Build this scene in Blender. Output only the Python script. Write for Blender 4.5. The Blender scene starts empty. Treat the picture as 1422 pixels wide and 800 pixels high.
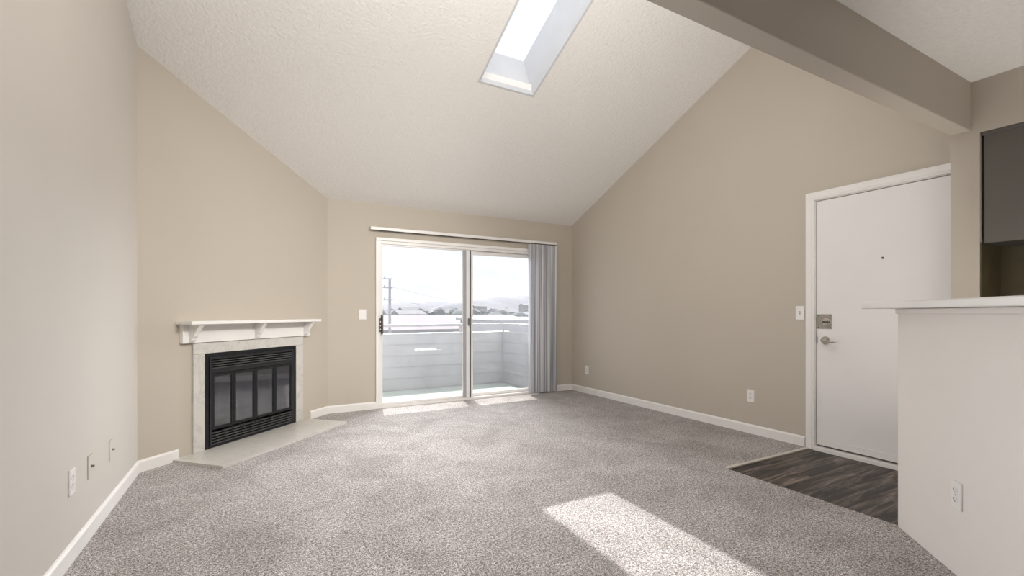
import bpy, bmesh, math, random
from mathutils import Vector, Matrix
C = bpy.context.scene
COL = C.collection
random.seed(7)
R = math.radians

# ------------------------------------------------------------------ camera
YAW = 28.842
cd = bpy.data.cameras.new('camera'); cam = bpy.data.objects.new('camera', cd); COL.objects.link(cam)
cam.location = (0, 0, 1.122); cam.rotation_euler = (R(90), 0, R(-YAW))
cd.sensor_fit = 'HORIZONTAL'; cd.sensor_width = 36; cd.lens = 639.4/1422*36; cd.shift_y = 34.85/1422
cd.clip_start = .05; cd.clip_end = 3000
C.camera = cam
# ------------------------------------------------------------------ colour management
C.view_settings.view_transform = 'Standard'; C.view_settings.look = 'None'
C.view_settings.gamma = 1; C.view_settings.use_curve_mapping = False
C.view_settings.exposure = 0.0
# ------------------------------------------------------------------ sky
SUN_DIR = Vector((.092, .454, 1)).normalized()          # towards the sun
w = bpy.data.worlds.new('sky'); C.world = w; w.use_nodes = True
nt = w.node_tree; N = nt.nodes; L = nt.links; N.clear()
out = N.new('ShaderNodeOutputWorld'); bg = N.new('ShaderNodeBackground')
tc = N.new('ShaderNodeTexCoord'); sep = N.new('ShaderNodeSeparateXYZ')
L.new(tc.outputs['Generated'], sep.inputs[0])
noi = N.new('ShaderNodeTexNoise'); noi.inputs['Scale'].default_value = 5; noi.inputs['Detail'].default_value = 6
mp = N.new('ShaderNodeMapping'); mp.inputs['Scale'].default_value = (1, 1, 3.5)
L.new(tc.outputs['Generated'], mp.inputs[0]); L.new(mp.outputs[0], noi.inputs['Vector'])
cr = N.new('ShaderNodeValToRGB'); cr.color_ramp.elements[0].position = .40; cr.color_ramp.elements[1].position = .56
cr.color_ramp.elements[0].color = (.80, .88, .99, 1); cr.color_ramp.elements[1].color = (.97, .975, 1, 1)
L.new(noi.outputs['Fac'], cr.inputs[0]); L.new(cr.outputs[0], bg.inputs['Color'])
mr = N.new('ShaderNodeMapRange'); mr.inputs[1].default_value = .15; mr.inputs[2].default_value = .9
SKY_LOW, SKY_HIGH = 1.1, 1.5
mr.inputs[3].default_value = SKY_LOW; mr.inputs[4].default_value = SKY_HIGH
L.new(sep.outputs['Z'], mr.inputs[0]); L.new(mr.outputs[0], bg.inputs['Strength'])
L.new(bg.outputs[0], out.inputs[0])
# ------------------------------------------------------------------ sun
sd = bpy.data.lights.new('sun', 'SUN'); sd.energy = 5.6; sd.angle = R(.6); sd.color = (1, .965, .92)
sun = bpy.data.objects.new('sun', sd); COL.objects.link(sun)
sun.rotation_euler = SUN_DIR.to_track_quat('Z', 'Y').to_euler(); sun.location = (3, 10, 12)
gd = bpy.data.lights.new('soft_fill_sun', 'SUN'); gd.energy = 18; gd.angle = R(60); gd.color = (.95, .97, 1)  # added broad lamp sending soft light in through the sliding door
fill_sun = bpy.data.objects.new('soft_fill_sun', gd); COL.objects.link(fill_sun)
fill_sun.rotation_euler = Vector((.62, 1, .26)).to_track_quat('Z', 'Y').to_euler(); fill_sun.location = (4, 10, 12)
# ------------------------------------------------------------------ added fill lamps (out of the frame)
def area(name, loc, to, sx, sy, e, col=(1, .97, .93)):
    d = bpy.data.lights.new(name, 'AREA'); d.shape = 'RECTANGLE'; d.size = sx; d.size_y = sy; d.energy = e; d.color = col
    o = bpy.data.objects.new(name, d); COL.objects.link(o); o.location = loc
    o.rotation_euler = (Vector(to)-Vector(loc)).to_track_quat('-Z', 'Y').to_euler(); return o
area('vault_fill', (1.3, 1.36, 2.88), (1.4, 5.2, 1.2), 2.6, .6, 58)  # added fill behind the header, brightens vault and far walls
tl_ = area('fireplace_fill', (2.3, 1.36, 2.75), (.5, 5.0, .55), 1.2, .4, 26); tl_.data.spread = R(75)  # added narrow-beam fill for the fireplace, no fitting there
area('rear_fill', (.4, -1.5, .35), (.4, -.4, 2.4), 1.8, 1.2, 8, (1, .98, .96))  # added fill behind the camera
area('kitchen_fill', (3.40, .30, .25), (3.40, .28, 2.5), .8, .7, 20, (1, .95, .89))  # added fill hidden by the half wall, brightens the kitchen ceiling
area('side_fill', (-.735, 1.50, 1.0), (2.4, .9, 1.9), 1.3, .8, 36, (.99, .98, 1))  # added fill at the left wall, no window there; brightens the half wall

# ================================================================== materials
def nodes(name):
    m = bpy.data.materials.new(name); m.use_nodes = True
    n = m.node_tree.nodes; b = n['Principled BSDF']
    return m, n, m.node_tree.links, b
def coords(n, l, scale=(1, 1, 1)):
    t = n.new('ShaderNodeTexCoord'); g = n.new('ShaderNodeNewGeometry'); mp = n.new('ShaderNodeMapping')
    mp.inputs['Scale'].default_value = scale; l.new(g.outputs['Position'], mp.inputs[0]); return mp.outputs[0]
def noise(n, l, vec, scale, detail=3, rough=.5, dist=0):
    t = n.new('ShaderNodeTexNoise'); t.inputs['Scale'].default_value = scale; t.inputs['Detail'].default_value = detail
    t.inputs['Roughness'].default_value = rough; t.inputs['Distortion'].default_value = dist
    l.new(vec, t.inputs['Vector']); return t.outputs['Fac']
def ramp(n, l, fac, stops):
    r = n.new('ShaderNodeValToRGB'); e = r.color_ramp.elements
    while len(e) < len(stops): e.new(.5)
    for i, (p, c) in enumerate(stops): e[i].position = p; e[i].color = (*c, 1)
    l.new(fac, r.inputs[0]); return r.outputs[0]
def mix(n, l, fac, a, b, mode='MIX'):
    m = n.new('ShaderNodeMix'); m.data_type = 'RGBA'; m.blend_type = mode
    if hasattr(fac, 'links'): l.new(fac, m.inputs[0])
    else: m.inputs[0].default_value = fac
    for i, s in ((6, a), (7, b)):
        if hasattr(s, 'links'): l.new(s, m.inputs[i])
        else: m.inputs[i].default_value = (*s, 1)
    return m.outputs[2]
def bump(n, l, b, h, strength, dist):
    u = n.new('ShaderNodeBump'); u.inputs['Strength'].default_value = strength; u.inputs['Distance'].default_value = dist
    l.new(h, u.inputs['Height']); l.new(u.outputs[0], b.inputs['Normal'])
def simple(name, col, rough=.5, metal=0, var=.04, scale=6, bs=0, bsc=200):
    m, n, l, b = nodes(name); v = coords(n, l)
    f = noise(n, l, v, scale, 3)
    a = tuple(c*(1-var) for c in col); z = tuple(min(1, c*(1+var)) for c in col)
    l.new(ramp(n, l, f, [(.3, a), (.7, z)]), b.inputs['Base Color'])
    b.inputs['Roughness'].default_value = rough; b.inputs['Metallic'].default_value = metal
    if bs: bump(n, l, b, noise(n, l, v, bsc, 2), bs, .001)
    return m
M = {}
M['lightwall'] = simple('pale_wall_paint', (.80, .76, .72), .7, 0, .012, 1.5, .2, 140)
M['shadewall'] = simple('shaded_olive_wall', (.06, .047, .02), .6, 0, .25, 5)  # wall colour darkened: shade of the kitchen recess put into it
M['leftwall'] = simple('daylit_left_wall_paint', (.585, .55, .50), .75, 0, .015, 1.5, .25, 140)  # wall paint made paler: daylight on the left wall put into the colour
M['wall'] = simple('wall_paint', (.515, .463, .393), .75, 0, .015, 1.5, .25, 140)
M['white'] = simple('white_semigloss_paint', (.82, .80, .775), .38, 0, .02, 5)
M['doorpaint'] = simple('door_paint', (.79, .77, .755), .42, 0, .015, 3, .08, 60)
M['vinyl'] = simple('white_vinyl_frame', (.80, .78, .76), .35, 0, .02, 5)
M['plastic'] = simple('white_plastic', (.82, .80, .78), .35, 0, .01, 9)
M['alu'] = simple('grey_aluminium', (.50, .50, .52), .4, .6, .05, 20)
M['seal'] = simple('dark_seal', (.06, .06, .065), .6)
M['steel'] = simple('brushed_steel', (.42, .39, .36), .32, 1, .08, 80)
M['chrome'] = simple('polished_nickel', (.55, .52, .49), .14, 1, .05, 60)
M['slot'] = simple('dark_slot', (.05, .045, .04), .6)
M['handle'] = simple('dark_bronze_handle', (.10, .085, .085), .4, .3)
M['black'] = simple('black_painted_steel', (.010, .011, .014), .38, .2, .2, 30)
M['blackframe'] = simple('charcoal_steel', (.042, .043, .047), .34, .6, .15, 25)
M['louvre'] = simple('highlit_grey_louvre', (.13, .13, .132), .4, .5, .2, 25)  # greyer than the black steel: highlights on the slats put into the colour
M['firebox'] = simple('firebox_soot', (.02, .019, .018), .9, 0, .4, 8)
M['cabinet'] = simple('grey_cabinet_paint', (.115, .105, .09), .4, 0, .04, 4)
M['cabin_edge'] = simple('cabinet_dark_underside', (.03, .026, .02), .6)
M['skywell'] = simple('skylight_well_paint', (.60, .60, .605), .7, 0, .03, 4)
M['brass'] = simple('coax_metal', (.30, .26, .22), .3, 1)
M['stilegrey'] = simple('grey_painted_stile', (.36, .36, .385), .5)
M['latchgrey'] = simple('grey_latch_metal', (.16, .16, .165), .4, .3)
M['transition'] = simple('transition_strip', (.60, .56, .50), .4, .1)

def carpet():
    m, n, l, b = nodes('carpet_pile'); v = coords(n, l)
    f1 = noise(n, l, v, 190, 2, .6); f2 = noise(n, l, v, 85, 3, .7, .6); f3 = noise(n, l, v, 2.2, 4, .6, 1.0)
    ad = n.new('ShaderNodeMath'); ad.operation = 'MULTIPLY_ADD'; ad.inputs[1].default_value = .55
    mu = n.new('ShaderNodeMath'); mu.operation = 'MULTIPLY'; mu.inputs[1].default_value = .45
    l.new(f2, mu.inputs[0]); l.new(f1, ad.inputs[0]); l.new(mu.outputs[0], ad.inputs[2])
    c = ramp(n, l, ad.outputs[0], [(.39, (.045, .038, .033)), (.46, (.235, .211, .198)), (.53, (.43, .403, .39)), (.595, (.79, .755, .74))])
    c2 = ramp(n, l, f3, [(.32, (.80, .79, .78)), (.62, (1.08, 1.08, 1.08))])
    l.new(mix(n, l, 1, c, c2, 'MULTIPLY'), b.inputs['Base Color'])
    b.inputs['Roughness'].default_value = .95; b.inputs['Specular IOR Level'].default_value = .1
    b.inputs['Sheen Weight'].default_value = .15
    bump(n, l, b, ad.outputs[0], .6, .006); return m
M['carpet'] = carpet()
def popcorn():
    m, n, l, b = nodes('textured_ceiling_paint'); v = coords(n, l)
    f1 = noise(n, l, v, 48, 4, .65, .4); vo = n.new('ShaderNodeTexVoronoi'); vo.inputs['Scale'].default_value = 42; l.new(v, vo.inputs['Vector'])
    mu = n.new('ShaderNodeMath'); mu.operation = 'SUBTRACT'; l.new(f1, mu.inputs[0])
    m2 = n.new('ShaderNodeMath'); m2.operation = 'MULTIPLY'; m2.inputs[1].default_value = .35; l.new(vo.outputs['Distance'], m2.inputs[0]); l.new(m2.outputs[0], mu.inputs[1])
    l.new(ramp(n, l, f1, [(.3, (.80, .775, .745)), (.7, (.86, .835, .805))]), b.inputs['Base Color'])
    b.inputs['Roughness'].default_value = .9
    bump(n, l, b, mu.outputs[0], .6, .012); return m
M['ceiling'] = popcorn()
def marble():
    m, n, l, b = nodes('white_marble'); v = coords(n, l)
    f = noise(n, l, v, 4.5, 8, .62, 1.6); g = noise(n, l, v, 1.7, 3)
    c = ramp(n, l, f, [(.40, (.60, .58, .54)), (.478, (.56, .54, .505)), (.497, (.36, .35, .33)), (.515, (.58, .56, .525)), (.62, (.63, .605, .565))])
    c = mix(n, l, g, c, (.61, .588, .55)); l.new(c, b.inputs['Base Color'])
    b.inputs['Roughness'].default_value = .28; return m
M['marble'] = marble()
def wood():
    m, n, l, b = nodes('dark_plank_flooring'); g = n.new('ShaderNodeNewGeometry')
    mp = n.new('ShaderNodeMapping'); l.new(g.outputs['Position'], mp.inputs[0])
    br = n.new('ShaderNodeTexBrick'); br.inputs['Scale'].default_value = 1; br.inputs['Brick Width'].default_value = .92
    br.inputs['Row Height'].default_value = .148; br.inputs['Mortar Size'].default_value = .003; br.offset = .37
    br.inputs['Color1'].default_value = (0, 0, 0, 1); br.inputs['Color2'].default_value = (1, 1, 1, 1); br.inputs['Mortar'].default_value = (.5, .5, .5, 1)
    br.inputs['Bias'].default_value = 0
    l.new(mp.outputs[0], br.inputs['Vector'])
    # shift the grain from plank to plank
    vm = n.new('ShaderNodeVectorMath'); vm.operation = 'MULTIPLY_ADD'; vm.inputs[1].default_value = (7, 3, 0)
    l.new(br.outputs['Color'], vm.inputs[0]); l.new(mp.outputs[0], vm.inputs[2])
    m2 = n.new('ShaderNodeMapping'); m2.inputs['Scale'].default_value = (.8, 7, 1); l.new(vm.outputs[0], m2.inputs[0])
    f = noise(n, l, m2.outputs[0], 2.2, 7, .62, .9)
    c = ramp(n, l, f, [(.34, (.010, .008, .008)), (.46, (.035, .028, .026)), (.55, (.10, .082, .074)), (.68, (.24, .20, .17))])
    c3 = ramp(n, l, br.outputs['Color'], [(0, (.75, .74, .75)), (1, (1.35, 1.3, 1.22))])
    c = mix(n, l, 1, c, c3, 'MULTIPLY'); c = mix(n, l, br.outputs['Fac'], c, (.15, .128, .112))
    l.new(c, b.inputs['Base Color']); b.inputs['Roughness'].default_value = .5
    bump(n, l, b, f, .15, .002); return m
M['wood'] = wood()
def glass(name, film=.16, tint=(.98, .98, .985)):
    m, n, l, b = nodes(name); o = n['Material Output']; n.remove(b)
    tr = n.new('ShaderNodeBsdfTransparent'); tr.inputs[0].default_value = (*tint, 1)
    tl = n.new('ShaderNodeBsdfTranslucent'); tl.inputs[0].default_value = (.93, .94, .97, 1)
    v = coords(n, l); f = noise(n, l, v, 3, 4)
    rr = n.new('ShaderNodeMapRange'); rr.inputs[1].default_value = .3; rr.inputs[2].default_value = .7
    rr.inputs[3].default_value = film*.8; rr.inputs[4].default_value = film*1.2; l.new(f, rr.inputs[0])
    m1 = n.new('ShaderNodeMixShader'); l.new(rr.outputs[0], m1.inputs[0]); l.new(tr.outputs[0], m1.inputs[1]); l.new(tl.outputs[0], m1.inputs[2])
    gl = n.new('ShaderNodeBsdfGlossy'); gl.inputs['Roughness'].default_value = .02
    lw = n.new('ShaderNodeLayerWeight'); pw = n.new('ShaderNodeMath'); pw.operation = 'POWER'; pw.inputs[1].default_value = 5
    l.new(lw.outputs['Facing'], pw.inputs[0]); fr = n.new('ShaderNodeMapRange'); fr.inputs[3].default_value = .03; l.new(pw.outputs[0], fr.inputs[0])
    m2 = n.new('ShaderNodeMixShader'); l.new(fr.outputs[0], m2.inputs[0]); l.new(m1.outputs[0], m2.inputs[1]); l.new(gl.outputs[0], m2.inputs[2])
    l.new(m2.outputs[0], o.inputs[0]); return m
M['glass'] = glass('hazed_window_glass', .032)  # pale film mixed in to imitate outdoor haze and glare
M['skyglass'] = glass('skylight_glass', .02, (.93, .94, .96))
def fireglass():
    m, n, l, b = nodes('smoked_glass'); o = n['Material Output']
    g = n.new('ShaderNodeNewGeometry'); mp = n.new('ShaderNodeMapping'); mp.inputs['Scale'].default_value = (9, 9, 1.4); l.new(g.outputs['Position'], mp.inputs[0])
    f = noise(n, l, mp.outputs[0], 3, 4, .6, .4)
    l.new(ramp(n, l, f, [(.3, (.012, .014, .020)), (.7, (.065, .072, .09))]), b.inputs['Base Color'])
    b.inputs['Roughness'].default_value = .04; b.inputs['IOR'].default_value = 2.3; b.inputs['Specular IOR Level'].default_value = .6
    tr = n.new('ShaderNodeBsdfTransparent'); tr.inputs[0].default_value = (.5, .5, .52, 1)
    m2 = n.new('ShaderNodeMixShader'); m2.inputs[0].default_value = .82
    l.new(tr.outputs[0], m2.inputs[1]); l.new(b.outputs[0], m2.inputs[2]); l.new(m2.outputs[0], o.inputs[0]); return m
M['fireglass'] = fireglass()
def vane():
    m, n, l, b = nodes('vertical_blind_vinyl'); o = n['Material Output']
    b.inputs['Base Color'].default_value = (.60, .60, .63, 1); b.inputs['Roughness'].default_value = .45
    v = coords(n, l, (1, .25, .004)); f = noise(n, l, v, 95, 2, .6); l.new(ramp(n, l, f, [(.38, (.30, .30, .32)), (.5, (.58, .575, .59)), (.62, (.86, .85, .85))]), b.inputs['Base Color']); bump(n, l, b, f, .5, .003)  # upright streaks paint the light and dark between overlapping vanes
    tl = n.new('ShaderNodeBsdfTranslucent'); l.new(ramp(n, l, f, [(.38, (.38, .40, .46)), (.5, (.66, .68, .74)), (.62, (.9, .91, .95))]), tl.inputs[0])
    ms = n.new('ShaderNodeMixShader'); ms.inputs[0].default_value = .38
    l.new(b.outputs[0], ms.inputs[1]); l.new(tl.outputs[0], ms.inputs[2]); l.new(ms.outputs[0], o.inputs[0]); return m
M['vane'] = vane()
M['balcwall'] = simple('grey_siding_paint', (.36, .36, .38), .8, 0, .06, 3)
M['balcfloor'] = simple('pale_green_deck_coating', (.46, .53, .49), .7, 0, .05, 3)
M['rail'] = simple('white_metal_rail', (.34, .33, .345), .5)
M['stucco'] = simple('exterior_stucco', (.20, .195, .185), .9, 0, .04, 3)
M['pinkroof'] = simple('faded_red_roof', (.155, .118, .125), .9, 0, .06, 1)
M['houseroof'] = simple('grey_house_roof', (.11, .108, .115), .9, 0, .1, .4)
M['housewall'] = simple('pale_house_wall', (.22, .215, .21), .9, 0, .05, .3)
M['ground'] = simple('dry_ground', (.13, .125, .115), 1, 0, .12, .05)
M['hill'] = simple('dry_hillside', (.11, .11, .12), 1, 0, .09, .012)
M['pole'] = simple('weathered_pole', (.30, .30, .33), .9)
M['leafhaze'] = simple('grey_green_foliage', (.10, .11, .11), 1, 0, .2, .5)
M['gmetal'] = simple('grey_roof_edge', (.34, .34, .36), .8)

# ================================================================== mesh helpers
def link(name, bm, m, parent=None, bevel=0, smooth=False, kind=None):
    bmesh.ops.recalc_face_normals(bm, faces=bm.faces)
    me = bpy.data.meshes.new(name); bm.to_mesh(me); bm.free()
    ms = m if isinstance(m, (list, tuple)) else [m]
    for x in ms: me.materials.append(M[x])
    if smooth:
        for p in me.polygons: p.use_smooth = True
    o = bpy.data.objects.new(name, me); COL.objects.link(o)
    if parent is not None: o.parent = parent
    if bevel:
        b = o.modifiers.new('bevel', 'BEVEL'); b.width = bevel; b.segments = 2; b.limit_method = 'ANGLE'; b.angle_limit = R(40)
    if kind: o['kind'] = kind
    return o
def struct(name, bm, m, bevel=0): return link(name, bm, m, None, bevel, kind='structure')
def box(bm, x0, x1, y0, y1, z0, z1, mat=0, T=None):
    vs = [bm.verts.new((x, y, z)) for x in (x0, x1) for y in (y0, y1) for z in (z0, z1)]
    if T is not None:
        for v in vs: v.co = T @ v.co
    for f in ((0, 1, 3, 2), (4, 6, 7, 5), (0, 4, 5, 1), (2, 3, 7, 6), (0, 2, 6, 4), (1, 5, 7, 3)):
        bm.faces.new([vs[i] for i in f]).material_index = mat
    return vs
def prism(bm, pts, off, mat=0):
    off = Vector(off); a = [bm.verts.new(Vector(p)) for p in pts]; b = [bm.verts.new(Vector(p)+off) for p in pts]
    n = len(a); bm.faces.new(a).material_index = mat; bm.faces.new(b[::-1]).material_index = mat
    for i in range(n): bm.faces.new([a[i], a[(i+1) % n], b[(i+1) % n], b[i]]).material_index = mat
def cyl(bm, p0, p1, r0, r1=None, seg=20, cap=True):
    r1 = r0 if r1 is None else r1; p0 = Vector(p0); p1 = Vector(p1); q = (p1-p0).to_track_quat('Z', 'Y')
    ra, rb = [], []
    for i in range(seg):
        a = 2*math.pi*i/seg; d = q @ Vector((math.cos(a), math.sin(a), 0))
        ra.append(bm.verts.new(p0+d*r0)); rb.append(bm.verts.new(p1+d*r1))
    for i in range(seg): bm.faces.new([ra[i], ra[(i+1) % seg], rb[(i+1) % seg], rb[i]])
    if cap: bm.faces.new(ra[::-1]); bm.faces.new(rb)
def tube(bm, pts, rad, seg=10):
    pts = [Vector(p) for p in pts]; rings = []
    for i, p in enumerate(pts):
        t = (pts[min(i+1, len(pts)-1)]-pts[max(i-1, 0)]).normalized(); q = t.to_track_quat('Z', 'Y')
        r = rad[i] if isinstance(rad, (list, tuple)) else rad
        rings.append([bm.verts.new(p+q @ Vector((math.cos(2*math.pi*k/seg)*r, math.sin(2*math.pi*k/seg)*r, 0))) for k in range(seg)])
    for a, b in zip(rings, rings[1:]):
        for k in range(seg): bm.faces.new([a[k], a[(k+1) % seg], b[(k+1) % seg], b[k]])
    bm.faces.new(rings[0][::-1]); bm.faces.new(rings[-1])
def BM(): return bmesh.new()
def tag(o, label, cat, group=None, kind=None):
    o['label'] = label; o['category'] = cat
    if group: o['group'] = group
    if kind: o['kind'] = kind
    return o
def thing(name, label, cat, loc=(0, 0, 0), rz=0, group=None):
    o = bpy.data.objects.new(name, None); COL.objects.link(o); o.location = loc; o.rotation_euler = (0, 0, rz)
    o.empty_display_size = .1
    return tag(o, label, cat, group)

# ================================================================== dimensions
XL, XR, YB = -.744, 4.027, 5.493
ZB, SL = 2.401, .429
def cz(y): return ZB+SL*(YB-y)
FP = Vector((XL, 4.1, 0)); FQ = Vector((.673, YB, 0)); FL = (FQ-FP).length
FD = (FQ-FP).normalized(); FN = Vector((FD.y, -FD.x, 0))
FT = Matrix.Translation(FP) @ Matrix(((FD.x, FN.x, 0), (FD.y, FN.y, 0), (0, 0, 1))).to_4x4()   # (s, n, z) -> world
YH1, YH2, ZH, ZK = 1.147, 1.245, 2.27, 2.576
XP = 3.936; YREAR = -2.8; XK = 4.27
EX, EY = 2.961, 2.175

# ================================================================== structure
# floors
bm = BM()
prism(bm, [(XL, YREAR, 0), (EX-1.85, YREAR, 0), (EX-1.85, -.7, 0), (EX, 1.10, 0), (EX, EY, 0), (XR, EY, 0), (XR, YB+.02, 0), (FQ.x, YB+.02, 0), (XL, FP.y, 0)], (0, 0, -.15))
struct('floor', bm, 'carpet')
bm = BM()
prism(bm, [(EX, EY, -.008), (XR+.02, EY, -.008), (XR+.02, 1.2, -.008), (XK, 1.2, -.008), (XK, YREAR, -.008), (EX-1.85, YREAR, -.008), (EX-1.85, -.7, -.008), (EX, 1.10, -.008)], (0, 0, -.14))
struct('floor', bm, 'wood')
bm = BM(); box(bm, EX, XR, EY-.018, EY+.012, -.008, .004); struct('trim_1', bm, 'transition', .002)

T = .14
# left wall
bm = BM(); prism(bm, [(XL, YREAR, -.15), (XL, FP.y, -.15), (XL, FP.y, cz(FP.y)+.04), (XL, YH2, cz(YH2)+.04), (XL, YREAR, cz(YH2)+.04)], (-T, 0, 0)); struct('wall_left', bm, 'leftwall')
# diagonal fireplace wall, with the opening for the firebox
F0, F1, FZ = .515, 1.465, .77
bm = BM()
def fw(s0, s1, z0):
    ps = []
    for s, z in ((s0, z0), (s1, z0)): ps.append(FT @ Vector((s, 0, z)))
    for s in (s1, s0):
        p = FT @ Vector((s, 0, 0)); ps.append(Vector((p.x, p.y, cz(p.y)+.04)))
    prism(bm, ps, -FN*T)
fw(0, F0, -.15); fw(F1, FL, -.15); fw(F0, F1, FZ)
struct('wall_diagonal', bm, 'wall')
# back wall with the sliding door opening
DX0, DX1, DZ = 1.215, 3.55, 1.985
bm = BM()
for a, b_, z0 in ((FQ.x-.05, DX0, -.15), (DX1, XR+T, -.15), (DX0, DX1, DZ)): box(bm, a, b_, YB, YB+T, z0, ZB+.03)
box(bm, DX0, DX1, YB, YB+T, -.15, -.002)
struct('wall_back', bm, 'wall')
# right wall with the entry door opening
EY0, EY1, EZ = 1.165, 2.150, 2.075
bm = BM()
prism(bm, [(XR, EY1, -.15), (XR, YB, -.15), (XR, YB, ZB+.04), (XR, EY1, cz(EY1)+.04)], (T, 0, 0))
prism(bm, [(XR, EY0, EZ), (XR, EY1, EZ), (XR, EY1, cz(EY1)+.04), (XR, EY0, cz(EY0)+.04)], (T, 0, 0))
box(bm, XR, XR+T, EY0, EY1, -.15, -.008)
struct('wall_right', bm, 'wall')
bm = BM(); box(bm, XR+T+.001, XR+T+.12, 1.25, 2.4, -.3, 2.3); struct('wall_outside', bm, 'stucco')  # unseen slab added to stop light leaking round the entry door
# pier at the end of the header, soffit over the kitchen cabinets
bm = BM(); box(bm, XP, XK+T, 1.107, YH2, -.15, ZK+.1); box(bm, XP, XK+T, YREAR, 1.107, 2.248, ZK+.1)
struct('wall_pier', bm, 'wall')
bm = BM(); box(bm, XK, XK+T, YREAR, 1.107, -.15, ZK); box(bm, XP+.006, XK, 1.0995, 1.1065, .90, 1.5545); struct('wall_kitchen', bm, 'shadewall')  # thin panel on the pier end carries the recess shade in its colour
bm = BM(); box(bm, XL-T, XK+T, YREAR-T, YREAR, -.15, 4.4); struct('wall_rear', bm, 'wall')
# header between vaulted room and kitchen
bm = BM(); box(bm, XL, XP, YH1, YH2, ZH, cz(YH2)+.03); box(bm, XP, XR+T, YH1, YH2, ZK+.1, cz(YH2)+.03)
struct('wall_header', bm, 'wall', .006)
# flat kitchen ceiling
bm = BM(); box(bm, XL-T, XK+T, YREAR, YH1, ZK, ZK+.1); struct('ceiling', bm, 'ceiling')
# vaulted ceiling with the skylight opening
SX0, SX1, SY1, SY0 = 1.718, 2.26, 3.699, 2.38
bm = BM()
def slab(x0, x1, y0, y1):
    prism(bm, [(x0, y0, cz(y0)), (x1, y0, cz(y0)), (x1, y1, cz(y1)), (x0, y1, cz(y1))], (0, 0, .12))
YE = YB+T
HA, HB = SX0-.0205, SX1+.0205
slab(XL-T, HA, YH2-.1, YE); slab(HB, XR+T, YH2-.1, YE); slab(HA, HB, YH2-.1, SY0-.02); slab(HA, HB, SY1+.022, YE)
struct('ceiling', bm, 'ceiling')
# eave outside
bm = BM(); prism(bm, [(XL-.6, YE, cz(YE)), (XR+1.5, YE, cz(YE)), (XR+1.5, 6.20, 2.44), (XL-.6, 6.20, 2.44)], (0, 0, .16)); struct('trim_2', bm, 'stucco')

# skylight well: white shaft through the roof, frame and pane on top
NR = Vector((0, SL, 1)).normalized(); WH = .44
def on(y, x, h): p = Vector((x, y, cz(y))); return p+NR*h
def shaft(p, q, outd, name=None):
    bm = BM(); off = Vector(outd)*.02
    prism(bm, [on(p[1], p[0], .001), on(q[1], q[0], .001), on(q[1], q[0], WH), on(p[1], p[0], WH)], off)
    return bm
sk = bpy.data.objects.new('window_1', None); COL.objects.link(sk); sk['kind'] = 'structure'
for p, q, o_ in (((SX0, SY0), (SX0, SY1), (-1, 0, 0)), ((SX1, SY0), (SX1, SY1), (1, 0, 0)),
                 ((SX0-.02, SY1), (SX1+.02, SY1), (0, .93, -.39)), ((SX0-.02, SY0), (SX1+.02, SY0), (0, -.93, .39))):
    link('shaft_side', shaft(p, q, o_), 'skywell', sk)
bm = BM()
prism(bm, [on(SY0, SX0-.02, WH), on(SY0, SX1+.02, WH), on(SY1, SX1+.02, WH), on(SY1, SX0-.02, WH)], NR*.008)
link('glass_pane', bm, 'skyglass', sk)
bm = BM()
for x0, x1, y0, y1 in ((SX0-.10, SX0-.022, SY0-.1, SY1+.1), (SX1+.022, SX1+.10, SY0-.1, SY1+.1), (SX0-.1, SX1+.1, SY1+.022, SY1+.1), (SX0-.1, SX1+.1, SY0-.1, SY0-.022)):
    prism(bm, [on(y0, x0, .13), on(y0, x1, .13), on(y1, x1, .13), on(y1, x0, .13)], NR*.33)
link('roof_curb', bm, 'alu', sk)

# baseboards
def baseboard(name, a, b, nrm, h=.085, t=.013):
    a = Vector((*a, 0)); b = Vector((*b, 0)); n_ = Vector((*nrm, 0)); d = (b-a)
    bm = BM(); pr = [(0, 0), (t, 0), (t, h-.014), (t*.45, h-.003), (0, h)]
    prism(bm, [a+n_*u+Vector((0, 0, z)) for u, z in pr], d)
    return struct(name, bm, 'white')
baseboard('baseboard_left', (XL, YREAR), (XL, FP.y+.004), (1, 0))
s0 = FT @ Vector((.289, 0, 0)); s1 = FT @ Vector((1.715, 0, 0)); fn = (FN.x, FN.y)
baseboard('baseboard_diagonal', (FP.x, FP.y), (s0.x, s0.y), fn)
baseboard('baseboard_diagonal', (s1.x, s1.y), (FQ.x-.003, FQ.y-.003), fn)
baseboard('baseboard_back', (FQ.x, YB), (DX0-.008, YB), (0, -1))
baseboard('baseboard_back', (DX1+.03, YB), (XR, YB), (0, -1))
baseboard('baseboard_right', (XR, 2.2), (XR, YB), (-1, 0))

# ================================================================== fireplace
TH = FT
fp = thing('fireplace', 'black glass-door fireplace with a white marble surround in the diagonal wall', 'fireplace', (0, 0, 0))
def fb(bm, s0, s1, n0, n1, z0, z1, mat=0): return box(bm, s0, s1, n0, n1, z0, z1, mat, FT)
HZ = .018
bm = BM(); fb(bm, .397, .492, .001, .022, HZ+.001, .795); link('surround_leg', bm, 'marble', fp, .0015)
bm = BM(); fb(bm, 1.492, 1.588, .001, .022, HZ+.001, .795); link('surround_leg', bm, 'marble', fp, .0015)
bm = BM(); fb(bm, .397, 1.588, .001, .022, .7965, .884); link('surround_lintel', bm, 'marble', fp, .0015)
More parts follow.
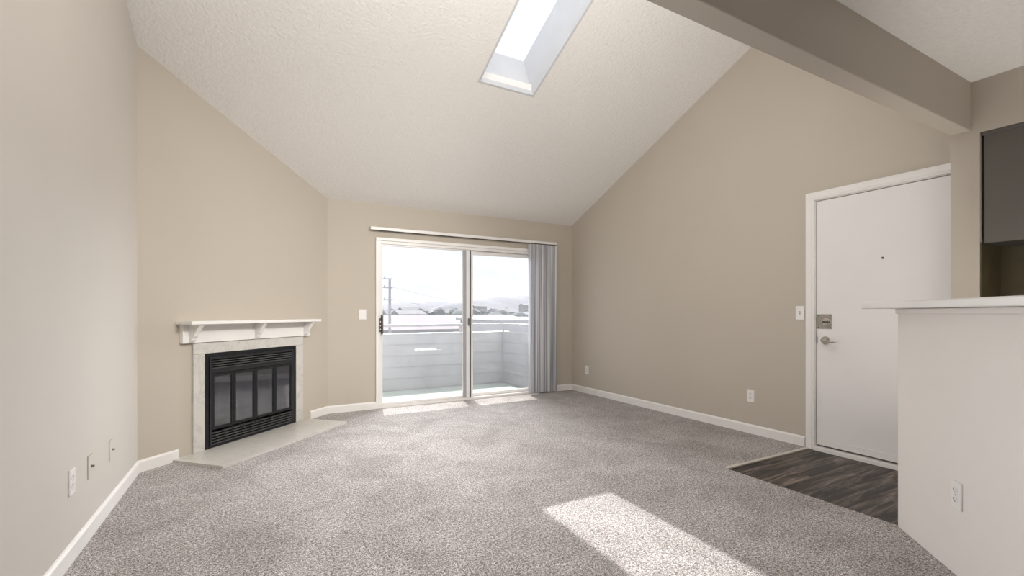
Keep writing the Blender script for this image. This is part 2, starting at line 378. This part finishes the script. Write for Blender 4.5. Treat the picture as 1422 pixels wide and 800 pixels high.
# steel face frame
bm = BM()
a, b_ = .493, 1.491
fb(bm, a, a+.040, .001, .018, HZ+.001, .794); fb(bm, b_-.040, b_, .001, .018, HZ+.001, .794)
fb(bm, a+.04, b_-.04, .001, .018, .765, .794); fb(bm, a+.04, b_-.04, .001, .018, HZ+.001, HZ+.022)
link('face_frame', bm, 'black', fp, .001)
bm = BM()   # inner charcoal panel around louvres and doors
fb(bm, a+.041, a+.058, .003, .026, .04, .764); fb(bm, b_-.058, b_-.041, .003, .026, .04, .764)
fb(bm, a+.058, b_-.058, .003, .026, .742, .764); fb(bm, a+.058, b_-.058, .003, .026, .628, .662)
link('inner_frame', bm, 'blackframe', fp, .001)
bm = BM(); fb(bm, a+.058, b_-.058, -.03, -.02, .04, .764); link('louvre_backing', bm, 'firebox', fp) if False else bm.free()
def louvres(z0, z1, k, name):
    for i in range(k):
        z = z0+(z1-z0)*(i+.5)/k; bm = BM(); h = (z1-z0)/k
        ps = [(a+.058, .006, z-h*.20), (a+.058, .024, z-h*.42), (a+.058, .026, z-h*.12), (a+.058, .008, z+h*.02)]
        prism(bm, [FT @ Vector(p) for p in ps], FD*(b_-a-.116)); link(name, bm, 'louvre', fp)
louvres(.664, .742, 4, 'upper_louvre'); louvres(.042, .155, 5, 'lower_louvre')
# firebox behind
bm = BM(); t_ = .012
fb(bm, F0, F1, -.50, -.488, .02, FZ-.005); fb(bm, F0, F0+t_, -.488, 0, .02, FZ-.005); fb(bm, F1-t_, F1, -.488, 0, .02, FZ-.005)
fb(bm, F0+t_, F1-t_, -.488, 0, .02, .032); fb(bm, F0+t_, F1-t_, -.488, 0, FZ-.017, FZ-.005)
link('firebox', bm, 'firebox', fp)
bm = BM()
for k in range(7):
    s = .80+.06*k; fb(bm, s, s+.012, -.36, -.10, .12, .132)
fb(bm, .78, 1.20, -.35, -.338, .108, .12); fb(bm, .78, 1.20, -.122, -.11, .108, .12)
for s in (.80, 1.17):
    for q in (-.345, -.117): fb(bm, s, s+.012, q, q+.012, .034, .108)
link('log_grate', bm, 'black', fp)
# four folding glass doors
ds = [a+.060, .758, .986, 1.212, b_-.060]
for k in range(4):
    s0_, s1_ = ds[k]+.001, ds[k+1]-.001; z0, z1 = .165, .624; e = .019
    fold = .010 if k in (0, 3) else .012
    bm = BM(); n0 = .010
    fb(bm, s0_, s0_+e, n0, n0+.016, z0, z1); fb(bm, s1_-e, s1_, n0, n0+.016, z0, z1)
    fb(bm, s0_+e, s1_-e, n0, n0+.016, z0, z0+.018); fb(bm, s0_+e, s1_-e, n0, n0+.016, z1-.018, z1)
    dr = link('glass_door', bm, 'black', fp, .001)
    bm = BM(); fb(bm, s0_+e, s1_-e, n0+.005, n0+.009, z0+.018, z1-.018); link('glass_pane', bm, 'fireglass', dr)
    bm = BM()   # thin bright inner trim of each pane
    ei = e+.001
    for q0, q1, q2, q3 in ((s0_+ei, s0_+ei+.004, z0+.019, z1-.019), (s1_-ei-.004, s1_-ei, z0+.019, z1-.019), (s0_+ei+.004, s1_-ei-.004, z0+.019, z0+.023), (s0_+ei+.004, s1_-ei-.004, z1-.023, z1-.019)):
        fb(bm, q0, q1, n0+.009, n0+.013, q2, q3)
    link('pane_trim', bm, 'blackframe', dr)
    if k in (1, 2):
        c_ = (s1_-.085) if k == 1 else (s0_+.085)
        bm = BM(); w_ = .062
        pts = [(c_-w_, n0+.014, z0+.012), (c_-w_, .055, z0-.028), (c_-w_+.008, .060, z0-.034), (c_+w_-.008, .060, z0-.034), (c_+w_, .055, z0-.028), (c_+w_, n0+.014, z0+.012)]
        tube(bm, [FT @ Vector(p) for p in pts], .0042, 8)
        link('door_handle', bm, 'black', dr, smooth=True)
# hearth
bm = BM()
fb(bm, .240, 1.665, .001, .495, -.004, HZ)
tag(link('hearth_slab', bm, 'marble', None, .002), 'flat white marble hearth slab on the carpet before the fireplace', 'hearth')
# mantel
mt = thing('mantel_shelf', 'white wooden mantel shelf on three brackets above the fireplace', 'mantel', (0, 0, 0))
bm = BM(); fb(bm, .300, 1.676, .001, .036, .888, 1.0345); link('backboard', bm, 'white', mt, .002)
bm = BM(); fb(bm, .268, 1.690, .001, .165, 1.035, 1.060); link('shelf', bm, 'white', mt, .003)
for s in (.368, .985, 1.598):
    bm = BM(); pf = [(.037, 1.034), (.146, 1.034), (.146, 1.026), (.136, 1.016), (.120, 1.000), (.112, .985), (.101, .972), (.092, .955), (.084, .940), (.070, .928), (.064, .912), (.056, .902), (.037, .896)]
    prism(bm, [FT @ Vector((s-.020, u, z)) for u, z in pf], FD*.040); link('bracket', bm, 'white', mt, .0015)

# ================================================================== sliding glass door
sdoor = bpy.data.objects.new('door_1', None); COL.objects.link(sdoor); sdoor['kind'] = 'structure'
g = .001
bm = BM()
box(bm, DX0+g, DX0+.045, YB-.006, YB+.12, .032, DZ-g); box(bm, DX1-.045, DX1-g, YB-.006, YB+.12, .032, DZ-g)
box(bm, DX0+.045, DX1-.045, YB-.006, YB+.12, DZ-.045, DZ-g)
box(bm, DX0+g, DX1-g, YB-.012, YB+.13, 0, .030)
link('door_frame', bm, 'vinyl', sdoor, .002)
bm = BM(); box(bm, DX0-.012, DX1+.01, YB-.022, YB-.001, DZ-.010, DZ+.026); link('head_trim', bm, 'white', sdoor, .003)
bm = BM(); box(bm, DX0-.012, DX0+.010, YB-.014, YB-.007, 0.001, DZ-.011); link('side_trim', bm, 'white', sdoor, .002)
def panel(name, x0, x1, y, sl, sr, mats='vinyl', tb=.05, bb=.045):
    z0, z1 = .033, DZ-.047
    bm = BM()
    box(bm, x0, x0+sl, y, y+.032, z0, z1); box(bm, x1-sr, x1, y, y+.032, z0, z1)
    box(bm, x0+sl, x1-sr, y, y+.032, z0, z0+bb); box(bm, x0+sl, x1-sr, y, y+.032, z1-tb, z1)
    p = link(name, bm, mats, sdoor, .002)
    bm = BM(); box(bm, x0+sl, x1-sr, y+.013, y+.019, z0+bb, z1-tb); link('glass_pane', bm, 'glass', p)
    return p
pl = panel('sliding_panel', DX0+.047, 2.400, YB+.004, .022, .092, tb=.016, bb=.03)
pr_ = panel('fixed_panel', 2.395, DX1-.047, YB+.046, .05, .05, tb=.05, bb=.04)
bm = BM(); box(bm, 2.4005, 2.4155, YB-.004, YB+.040, .034, DZ-.048); link('weather_seal', bm, 'seal', pl)
bm = BM(); box(bm, 2.416, 2.446, YB+.001, YB+.044, .034, DZ-.048); link('interlock_stile', bm, 'vinyl', pl, .002)
bm = BM(); box(bm, 2.308, 2.352, YB+.001, YB+.0035, .036, DZ-.05); link('grey_stile_cover', bm, 'stilegrey', pl)
# handle on the left stile and latch on the meeting stile
bm = BM(); box(bm, 1.243, 1.262, YB-.024, YB-.007, .900, 1.060); box(bm, 1.2625, 1.282, YB-.045, YB-.007, .874, 1.103)
hd = link('pull_handle', bm, 'handle', pl, .003)
for z in (1.02, .975, .93):
    bm = BM(); box(bm, 1.247, 1.258, YB-.0275, YB-.0235, z-.008, z+.008); link('bolt_head', bm, 'plastic', hd)
bm = BM(); box(bm, 2.372, 2.412, YB-.022, YB+.0005, .965, 1.055); link('latch', bm, 'latchgrey', pl, .004)

# ------------------------------------------------------------------ vertical blind
vb = thing('vertical_blind', 'white vertical blind with its grey vanes stacked at the right of the sliding door', 'blind', (0, 0, 0))
bm = BM()
prism(bm, [(1.135, YB-.06, 2.090), (1.135, YB-.012, 2.090), (1.135, YB-.012, 2.128), (1.135, YB-.052, 2.128), (1.135, YB-.06, 2.120)], (2.590, 0, 0))
link('headrail', bm, 'vinyl', vb, .002)
bm = BM(); box(bm, 1.135, 3.725, YB-.045, YB-.030, 2.084, 2.0895); link('track_slot', bm, 'slot', vb)
for x in (1.4, 2.1, 2.8, 3.45):
    bm = BM(); box(bm, x-.012, x+.012, YB-.040, YB-.001, 2.1285, 2.134); box(bm, x-.012, x+.012, YB-.011, YB-.001, 2.10, 2.1285); link('bracket', bm, 'alu', vb)
random.seed(3)
VX = [3.298, 3.338, 3.372, 3.406, 3.432, 3.466, 3.500, 3.526, 3.560, 3.590, 3.622, 3.652, 3.684]
VA = [14, 62, 50, 66, 40, 64, 52, 36, 66, 46, 60, 34, 62]
for k, (x, va) in enumerate(zip(VX, VA)):
    ang = R(va)
    bm = BM(); segs = 6; wv = .088
    pts = []
    for i in range(segs+1):
        u = (i/segs-.5)*wv; bow = .007*(1-(2*i/segs-1)**2)
        px = x+u*math.cos(ang)-bow*math.sin(ang); py = YB-.052-u*math.sin(ang)*.80-bow*math.cos(ang)
        pts.append((px, min(py, YB-.016), .022))
    off = Vector((math.sin(ang), math.cos(ang), 0))*.0009
    ring = pts+[tuple(Vector(p)+off) for p in pts[::-1]]
    prism(bm, ring, (0, 0, 2.052)); 
    v = link('vane', bm, 'vane', vb)
    bm = BM(); box(bm, x-.006, x+.006, YB-.040, YB-.034, 2.074, 2.0838); link('vane_clip', bm, 'plastic', v)

# ================================================================== entry door
ed = bpy.data.objects.new('door_2', None); COL.objects.link(ed); ed['kind'] = 'structure'
dy0, dy1, dz0, dz1 = 1.203, 2.117, .040, 2.042
bm = BM(); box(bm, XR+.012, XR+.056, dy0, dy1, dz0, dz1); slabd = link('door_slab', bm, 'doorpaint', ed, .0015)
bm = BM(); box(bm, XR+g, XR+T, dy1+.004, EY1-g, -.007, EZ-g); box(bm, XR+g, XR+T, EY0+g, dy0-.004, -.007, EZ-g); box(bm, XR+g, XR+T, dy0-.004, dy1+.004, dz1+.004, EZ-g)
box(bm, XR+.058, XR+.09, dy1-.02, dy1+.004, -.007, dz1+.004); box(bm, XR+.058, XR+.09, dy0-.004, dy0+.02, -.007, dz1+.004); box(bm, XR+.058, XR+.09, dy0+.02, dy1-.02, dz1-.02, dz1+.004)
link('door_jamb', bm, 'white', ed)
bm = BM()
def casing(y0, y1, z0, z1):
    box(bm, XR-.014, XR-g, y0, y1, z0, z1)
yo, yi = 2.192, 2.127
casing(yi, yo, -.007, 2.118); box(bm, XR-.019, XR-.014, yi+.014, yo-.012, -.007, 2.118-.012)
link('door_casing', bm, 'white', ed, .002)
bm = BM(); box(bm, XR-.014, XR-g, 1.250, yi-.0005, 2.053, 2.118); box(bm, XR-.019, XR-.014, 1.250, yi-.0005, 2.068, 2.106); link('door_casing', bm, 'white', ed, .002)
bm = BM(); box(bm, XR-.020, XR+.10, EY0+.002, yi-.001, -.0075, .026); link('threshold', bm, 'white', ed, .003)
bm = BM(); box(bm, XR+.006, XR+.0115, dy0+.004, dy1-.012, .044, .092); link('door_sweep', bm, 'doorpaint', slabd, .0015)
bm = BM(); cyl(bm, (XR+.0125, 1.657, 1.530), (XR+.006, 1.657, 1.530), .0075); ph = link('peephole', bm, 'slot', slabd, smooth=False)
# deadbolt wrap plate + thumb turn
bm = BM(); box(bm, XR+.008, XR+.0118, 2.003, 2.1165, .994, 1.112); db = link('lock_plate', bm, 'steel', slabd, .0015)
bm = BM(); cyl(bm, (XR+.008, 2.038, 1.050), (XR-.004, 2.038, 1.050), .034, .031, 28); cyl(bm, (XR-.004, 2.038, 1.050), (XR-.010, 2.038, 1.050), .020, .018, 24); link('deadbolt_rose', bm, 'chrome', db, .001)
bm = BM(); box(bm, XR-.028, XR-.010, 2.020, 2.056, 1.044, 1.056); link('thumb_turn', bm, 'slot', db, .003)
for y, z in ((2.014, 1.100), (2.014, 1.006), (2.10, 1.100), (2.10, 1.006)):
    bm = BM(); cyl(bm, (XR+.008, y, z), (XR+.006, y, z), .004, .003, 12); link('screw', bm, 'slot', db)
bm = BM(); cyl(bm, (XR+.0118, 2.050, .900), (XR+.002, 2.050, .900), .034, .031, 28); rs = link('lever_rose', bm, 'chrome', slabd, .001)
bm = BM(); cyl(bm, (XR+.002, 2.050, .900), (XR-.040, 2.050, .900), .013, .012, 20); link('lever_neck', bm, 'steel', rs, smooth=False)
bm = BM(); tube(bm, [(XR-.030, 2.056, .902), (XR-.044, 2.048, .903), (XR-.050, 2.028, .902), (XR-.050, 2.000, .895), (XR-.049, 1.972, .893), (XR-.047, 1.948, .898), (XR-.046, 1.940, .901)], [.010, .012, .011, .009, .008, .0075, .005], 14)
link('lever', bm, 'chrome', rs, smooth=True)
bm = BM(); box(bm, XR+.009, XR+.0118, 2.108, 2.1172, .872, .928); link('latch_plate', bm, 'steel', slabd)

# ================================================================== wall plates
def plate(name, label, cat, loc, normal, kind='outlet', group=None):
    """Built in local axes: x across, z up, -y out of the wall."""
    rz = math.atan2(normal[0], -normal[1])
    t = thing(name, label, cat, loc, rz, group)
    wd = {'switch': .0725, 'outlet': .072, 'double': .088, 'coax': .070}[kind]
    bm = BM(); ht = .116; pr2 = [(-wd/2, 0), (-wd/2, -.003), (-wd/2+.004, -.006), (wd/2-.004, -.006), (wd/2, -.003), (wd/2, 0)]
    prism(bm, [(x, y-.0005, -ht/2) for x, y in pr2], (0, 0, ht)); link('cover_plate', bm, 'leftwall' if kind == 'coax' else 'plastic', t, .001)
    if kind == 'outlet':
        for z in (.0195, -.0195):
            bm = BM(); pf = [(math.copysign(min(abs(.0172*math.cos(q)), .0172), math.cos(q)), max(-.0135, min(.0135, .0175*math.sin(q)))) for q in [i*math.pi/12 for i in range(24)]]
            prism(bm, [(x, -.0066, z+h) for x, h in pf], (0, -.0015, 0)); rc = link('receptacle', bm, 'plastic', t)
            bm = BM(); box(bm, -.0085, -.006, -.0086, -.0081, z-.002, z+.0075); box(bm, .006, .0085, -.0086, -.0081, z-.001, z+.0065); cyl(bm, (0, -.0081, z-.0075), (0, -.0086, z-.0075), .0028, seg=10)
            link('slot', bm, 'slot', rc)
        bm = BM(); cyl(bm, (0, -.0066, 0), (0, -.0076, 0), .003, seg=12); link('screw', bm, 'steel', t)
    elif kind in ('switch',):
        bm = BM(); box(bm, -.0055, .0055, -.0068, -.0062, -.0125, .0125); link('switch_slot', bm, 'slot', t)
        bm = BM(); prism(bm, [(-.0045, -.0068, -.009), (-.0045, -.0068, .005), (-.0045, -.018, .011), (-.0045, -.018, .004)], (.009, 0, 0)); link('toggle', bm, 'plastic', t, .0008)
        for z in (.030, -.030):
            bm = BM(); cyl(bm, (0, -.0066, z), (0, -.0074, z), .003, seg=12); link('screw', bm, 'plastic', t)
    elif kind == 'double':
        for z in (.021, -.021):
            bm = BM(); box(bm, -.0165, .0165, -.0095, -.0066, z-.0165, z+.0165); link('rocker', bm, 'plastic', t, .0015)
    else:
        bm = BM(); cyl(bm, (0, -.0066, 0), (0, -.010, 0), .0075, seg=6); cyl(bm, (0, -.010, 0), (0, -.020, 0), .0048, seg=14); link('coax_jack', bm, 'brass', t)
    return t
plate('light_switch', 'white toggle light switch beside the entry door casing', 'light switch', (XR, 2.243, 1.124), (-1, 0), 'switch')
plate('light_switch', 'white light switch on the wall left of the sliding door', 'light switch', (1.051, YB, 1.106), (0, -1), 'double')
plate('wall_outlet', 'white outlet low on the right wall, nearest the entry door', 'outlet', (XR, 2.690, .350), (-1, 0))
plate('wall_outlet', 'small white outlet low on the right wall near the far corner', 'outlet', (XR, 5.135, .327), (-1, 0))
plate('wall_outlet', 'white outlet low on the left wall, nearest the camera', 'outlet', (XL, 2.792, .358), (1, 0))
plate('wall_jack', 'wall-coloured cable jack plate on the left wall next to the white outlet', 'wall jack', (XL, 3.052, .352), (1, 0), 'coax')
plate('wall_jack', 'wall-coloured cable jack plate on the left wall nearest the fireplace corner', 'wall jack', (XL, 3.428, .338), (1, 0), 'coax')

# ================================================================== bar: half wall and counter
A = Vector((2.945, 1.143, 0)); U = Vector((-.7071, -.7071, 0)); V = Vector((.7071, -.7071, 0))
LB = 1.75
def quad(p, l0, l1, w0, w1): return [p+U*l0+V*w0, p+U*l1+V*w0, p+U*l1+V*w1, p+U*l0+V*w1]
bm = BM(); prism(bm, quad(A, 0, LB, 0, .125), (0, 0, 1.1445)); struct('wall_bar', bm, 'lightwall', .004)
bm = BM(); prism(bm, [p+Vector((0, 0, 1.1455)) for p in quad(A, -.235, LB, -.075, .34)], (0, 0, .036))
tag(link('bar_counter', bm, 'white', None, .006), 'white bar counter top on the half wall at the right', 'counter')
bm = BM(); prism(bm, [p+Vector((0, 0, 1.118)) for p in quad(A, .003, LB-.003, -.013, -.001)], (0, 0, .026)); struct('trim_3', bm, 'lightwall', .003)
po = A+U*.482; plate('wall_outlet', 'white outlet low on the half wall under the bar counter', 'outlet', (po.x, po.y, .348), (-.7071, .7071))

# ================================================================== kitchen upper cabinets
for i, (y0, y1) in enumerate(((.500, 1.104), (-.106, .498))):
    kc = thing('wall_cabinet', ['dark grey kitchen wall cabinet hung under the soffit beside the pier', 'dark grey kitchen wall cabinet next along from the pier'][i], 'cabinet', (0, 0, 0), 0, 'kitchen wall cabinets')
    bm = BM(); box(bm, XP+.036, XK-.001, y0, y1, 1.556, 2.246); link('cabinet_body', bm, 'cabin_edge', kc, .001)
    bm = BM(); box(bm, XP+.016, XP+.035, y0+.012, y1-.012, 1.558, 2.236)
    d_ = link('cabinet_door', bm, 'cabinet', kc, .002)
    bm = BM(); box(bm, XP+.006, XP+.0155, y0+.0005, y1-.0005, 2.226, 2.2465); link('crown_strip', bm, 'cabinet', kc, .002)

# ================================================================== outside: balcony
BY, BXR, BXL, BZ = 6.90, 3.62, .2, -.05
bm = BM(); box(bm, BXL-.1, BXR+.12, YE, BY+.12, BZ-.15, BZ); struct('floor', bm, 'balcfloor')
bm = BM(); box(bm, BXL-.1, BXR+.12, BY, BY+.10, BZ, .800)
for i in range(5):
    z = BZ+.02+.17*i; prism(bm, [(BXL, BY-.012, z), (BXL, BY, z), (BXL, BY, z+.160), (BXL, BY-.004, z+.160)], (BXR-BXL-.02, 0, 0))
struct('wall_balcony', bm, 'balcwall')
bm = BM(); box(bm, BXR, BXR+.10, YE, BY, BZ, .800); box(bm, BXL-.1, BXL, YE, BY, BZ, .800)
for i in range(5):
    z = BZ+.02+.17*i; prism(bm, [(BXR-.012, YE+.01, z), (BXR, YE+.01, z), (BXR, YE+.01, z+.160), (BXR-.004, YE+.01, z+.160)], (0, BY-YE-.04, 0))
struct('wall_balcony', bm, 'balcwall')
br = thing('balcony_railing', 'white metal hand rail above the grey balcony wall', 'railing', (0, 0, 0))
bm = BM(); box(bm, BXL-.1, BXR+.09, BY+.02, BY+.08, .912, .950); box(bm, BXR+.02, BXR+.08, YE+.01, BY+.02, .912, .950); link('handrail', bm, 'rail', br, .004)
for x in (.5, 2.87, 3.66):
    bm = BM(); box(bm, x-.015, x+.015, BY+.035, BY+.065, .8005, .911); link('post', bm, 'rail', br)
bm = BM(); box(bm, BXL-.1, BXR+.12, BY-.02, BY+.12, .8002, .812); 
link('cap_rail', bm, 'alu', br)

# ================================================================== outside: town
GZ = -3.4
bm = BM(); box(bm, -350, 420, YB+.6, 800, GZ-.5, GZ); struct('ground', bm, 'ground')
bm = BM(); box(bm, -2, 6, YE, 6.6, GZ, BZ-.16); struct('wall_outside', bm, 'stucco')
# garage block with dark flat roof edge, seen over the right of the balcony
gb = thing('garage_block', 'long white flat-roofed garage block with a grey roof edge, beyond the balcony', 'building')
bm = BM(); box(bm, 8.1, 24, 18, 19.6, GZ, .80); link('wall', bm, 'stucco', gb)
bm = BM(); box(bm, 7.95, 24.2, 17.8, 19.8, .80, .935); link('roof', bm, 'gmetal', gb)
for x in (9.6, 12.4, 15.2, 18.0, 20.8): 
    bm = BM(); box(bm, x-1.1, x+1.1, 17.93, 17.995, GZ, GZ+2.2); link('garage_door', bm, 'rail', gb)
# grey neighbouring parapet
nb = thing('neighbouring_balcony', 'grey boarded neighbouring balcony just past the right end of the railing', 'balcony')
bm = BM(); box(bm, 5.30, 8.6, 10.2, 12.0, -.6, .93); link('wall', bm, 'balcwall', nb)
bm = BM(); box(bm, 5.25, 8.65, 10.15, 12.05, .93, .965); link('cap', bm, 'alu', nb)
bm = BM(); box(bm, 5.32, 8.58, 10.25, 11.95, GZ, -.601); link('base', bm, 'stucco', nb)
# long building with a faded red roof
rb = thing('red_roofed_building', 'long pale building with a faded red roof behind the balcony rail', 'building')
bm = BM(); box(bm, 2.4, 19, 30.4, 40, GZ, .05); link('wall', bm, 'housewall', rb)
bm = BM(); prism(bm, [(2, 30, .02), (2, 35.2, .98), (2, 40.4, .02)], (17.4, 0, 0)); link('roof', bm, 'pinkroof', rb)
for k in range(9):
    x = 3.4+1.7*k; bm = BM(); box(bm, x, x+.9, 30.33, 30.395, -1.5, -.35); link('window', bm, 'gmetal', rb)
# utility pole and wire
up = thing('utility_pole', 'tall grey utility pole with crossarms beyond the balcony', 'utility pole')
PX, PY = 6.13, 25.0
def at_px(u, v, Y):
    f = 639.415; l_ = (u-711)/f; e_ = (434.85-v)/f; a_ = R(YAW); dx = math.sin(a_)+l_*math.cos(a_); dy_ = math.cos(a_)-l_*math.sin(a_)
    return Vector((dx*Y/dy_, Y, 1.122+e_*Y/dy_))
pt = at_px(541.3, 387, PY); PX = pt.x; PT = pt.z
bm = BM(); cyl(bm, (PX, PY, GZ), (PX, PY, PT), .085, .07, 12); link('pole', bm, 'pole', up)
for dzz, ww in ((-.02, .30), (-.50, .32), (-1.15, .30)):
    bm = BM(); box(bm, PX-ww-.1, PX+.12, PY-.13, PY-.09, PT+dzz-.03, PT+dzz+.03); link('crossarm', bm, 'pole', up)
    bm = BM(); cyl(bm, (PX-ww, PY-.11, PT+dzz+.031), (PX-ww, PY-.11, PT+dzz+.13), .035, .02, 8); link('insulator', bm, 'pole', up)
e2 = at_px(700, 421, 40)
def wire(p, q, sag, r, label):
    p = Vector(p); q = Vector(q); bm = BM(); pts = []
    for i in range(17):
        t_ = i/16; v = p.lerp(q, t_); v.z -= sag*4*t_*(1-t_); pts.append(v)
    tube(bm, pts, r, 5); return tag(link('overhead_wire', bm, 'pole'), label, 'wire', 'overhead wires')
wire((PX+.09, PY-.11, PT-.45), e2, .35, .011, 'upper overhead wire sagging right from the utility pole')
wire((PX+.09, PY-.11, PT-1.10), at_px(700, 431, 40), .3, .009, 'lower overhead wire running right from the utility pole')
wire((PX-.43, PY-.11, PT-.45), at_px(380, 398, 24), .2, .010, 'overhead wire running left from the utility pole')
# hills
def hill(name, label, y0, depth, prof, seed):
    rnd = random.Random(seed); bm = BM(); nx, ny = 60, 10; x0, x1 = prof[0][0], prof[-1][0]; grid = []
    def pz(x):
        for (a, za), (b, zb) in zip(prof, prof[1:]):
            if a <= x <= b:
                t = (x-a)/(b-a); t = t*t*(3-2*t); return za+(zb-za)*t
        return prof[-1][1]
    for i in range(nx+1):
        x = x0+(x1-x0)*i/nx; row = []
        for j in range(ny+1):
            t = j/ny; hgt = math.sin(min(t/.62, 1)*math.pi/2)*(1 if t < .62 else 1-.35*(t-.62)/.38)
            z = GZ-1+(pz(x)-GZ+1)*hgt+rnd.uniform(-.5, .5)*(.5 if j else 0)
            row.append(bm.verts.new((x, y0+depth*t, z)))
        grid.append(row)
    for i in range(nx):
        for j in range(ny): bm.faces.new([grid[i][j], grid[i+1][j], grid[i+1][j+1], grid[i][j+1]])
    back = [grid[i][-1] for i in range(nx+1)]; bv = [bm.verts.new((v.co.x, v.co.y, GZ-1)) for v in back]
    for i in range(nx): bm.faces.new([back[i], back[i+1], bv[i+1], bv[i]])
    o = link(name, bm, 'hill', smooth=True); o['kind'] = 'structure'; return o
def hz(u, v, Y): p = at_px(u, v, Y); return (p.x, p.z)
hill('hills', '', 330, 190, [hz(300, 424, 448), hz(480, 423, 448), hz(560, 419, 448), hz(600, 417.5, 448), hz(625, 421, 448), hz(650, 418, 448), hz(720, 419, 448), hz(800, 420, 448)], 1)
hill('hills', '', 240, 150, [hz(600, 434, 333), hz(632, 420, 333), hz(657, 416, 333), hz(690, 411.5, 333), hz(735, 409, 333), hz(790, 407, 333), hz(860, 412, 333)], 2)
# small houses and trees of the town at the foot of the hills
rnd = random.Random(11)
def far_house(x, y, wd, dp, z0, h, lab):
    bm = BM(); box(bm, x-wd/2, x+wd/2, y-dp/2, y+dp/2, z0-6, z0+h, 0)
    prism(bm, [(x-wd/2-.4, y-dp/2-.4, z0+h), (x-wd/2-.4, y, z0+h+wd*.16), (x-wd/2-.4, y+dp/2+.4, z0+h)], (wd+.8, 0, 0), 1)
    return tag(link('far_house', bm, ['housewall', 'houseroof']), lab, 'house', 'small houses at the foot of the hills')
def far_tree(x, y, r, z0, lab):
    bm = BM(); bmesh.ops.create_icosphere(bm, subdivisions=2, radius=r)
    for v in bm.verts: v.co = Vector((v.co.x*1.25, v.co.y, v.co.z*.85))*rnd.uniform(.82, 1.15)+Vector((x, y, z0+r*.7))
    cyl(bm, (x, y, z0-3), (x, y, z0+r*.4), r*.12, seg=6)
    return tag(link('far_tree', bm, 'leafhaze'), lab, 'tree', 'trees among the far houses')
placed = []
def free(p, rad):
    if any((p.x-q.x)**2+(p.y-q.y)**2 < (rad+rq)**2 for q, rq in placed): return False
    placed.append((p.copy(), rad)); return True
n_ = 0
while n_ < 16:
    u = rnd.uniform(535, 740); Y = rnd.uniform(95, 225); top = rnd.uniform(426, 431) if u < 650 else rnd.uniform(421, 433)
    p = at_px(u, top, Y); wd = rnd.uniform(5, 9)
    if free(p, wd*.72+.5): far_house(p.x, Y, wd, 6, p.z-4.0, 2.8, 'small pale house among others at the foot of the hills'); n_ += 1
n_ = 0
while n_ < 22:
    u = rnd.uniform(532, 740); Y = rnd.uniform(80, 210); top = rnd.uniform(427, 432) if u < 655 else rnd.uniform(427, 434)
    p = at_px(u, top, Y); r_ = rnd.uniform(.8, 1.7)
    if free(p, r_*1.5): far_tree(p.x, Y, r_, p.z-1.5*r_, 'grey-green tree among the far houses below the hills'); n_ += 1
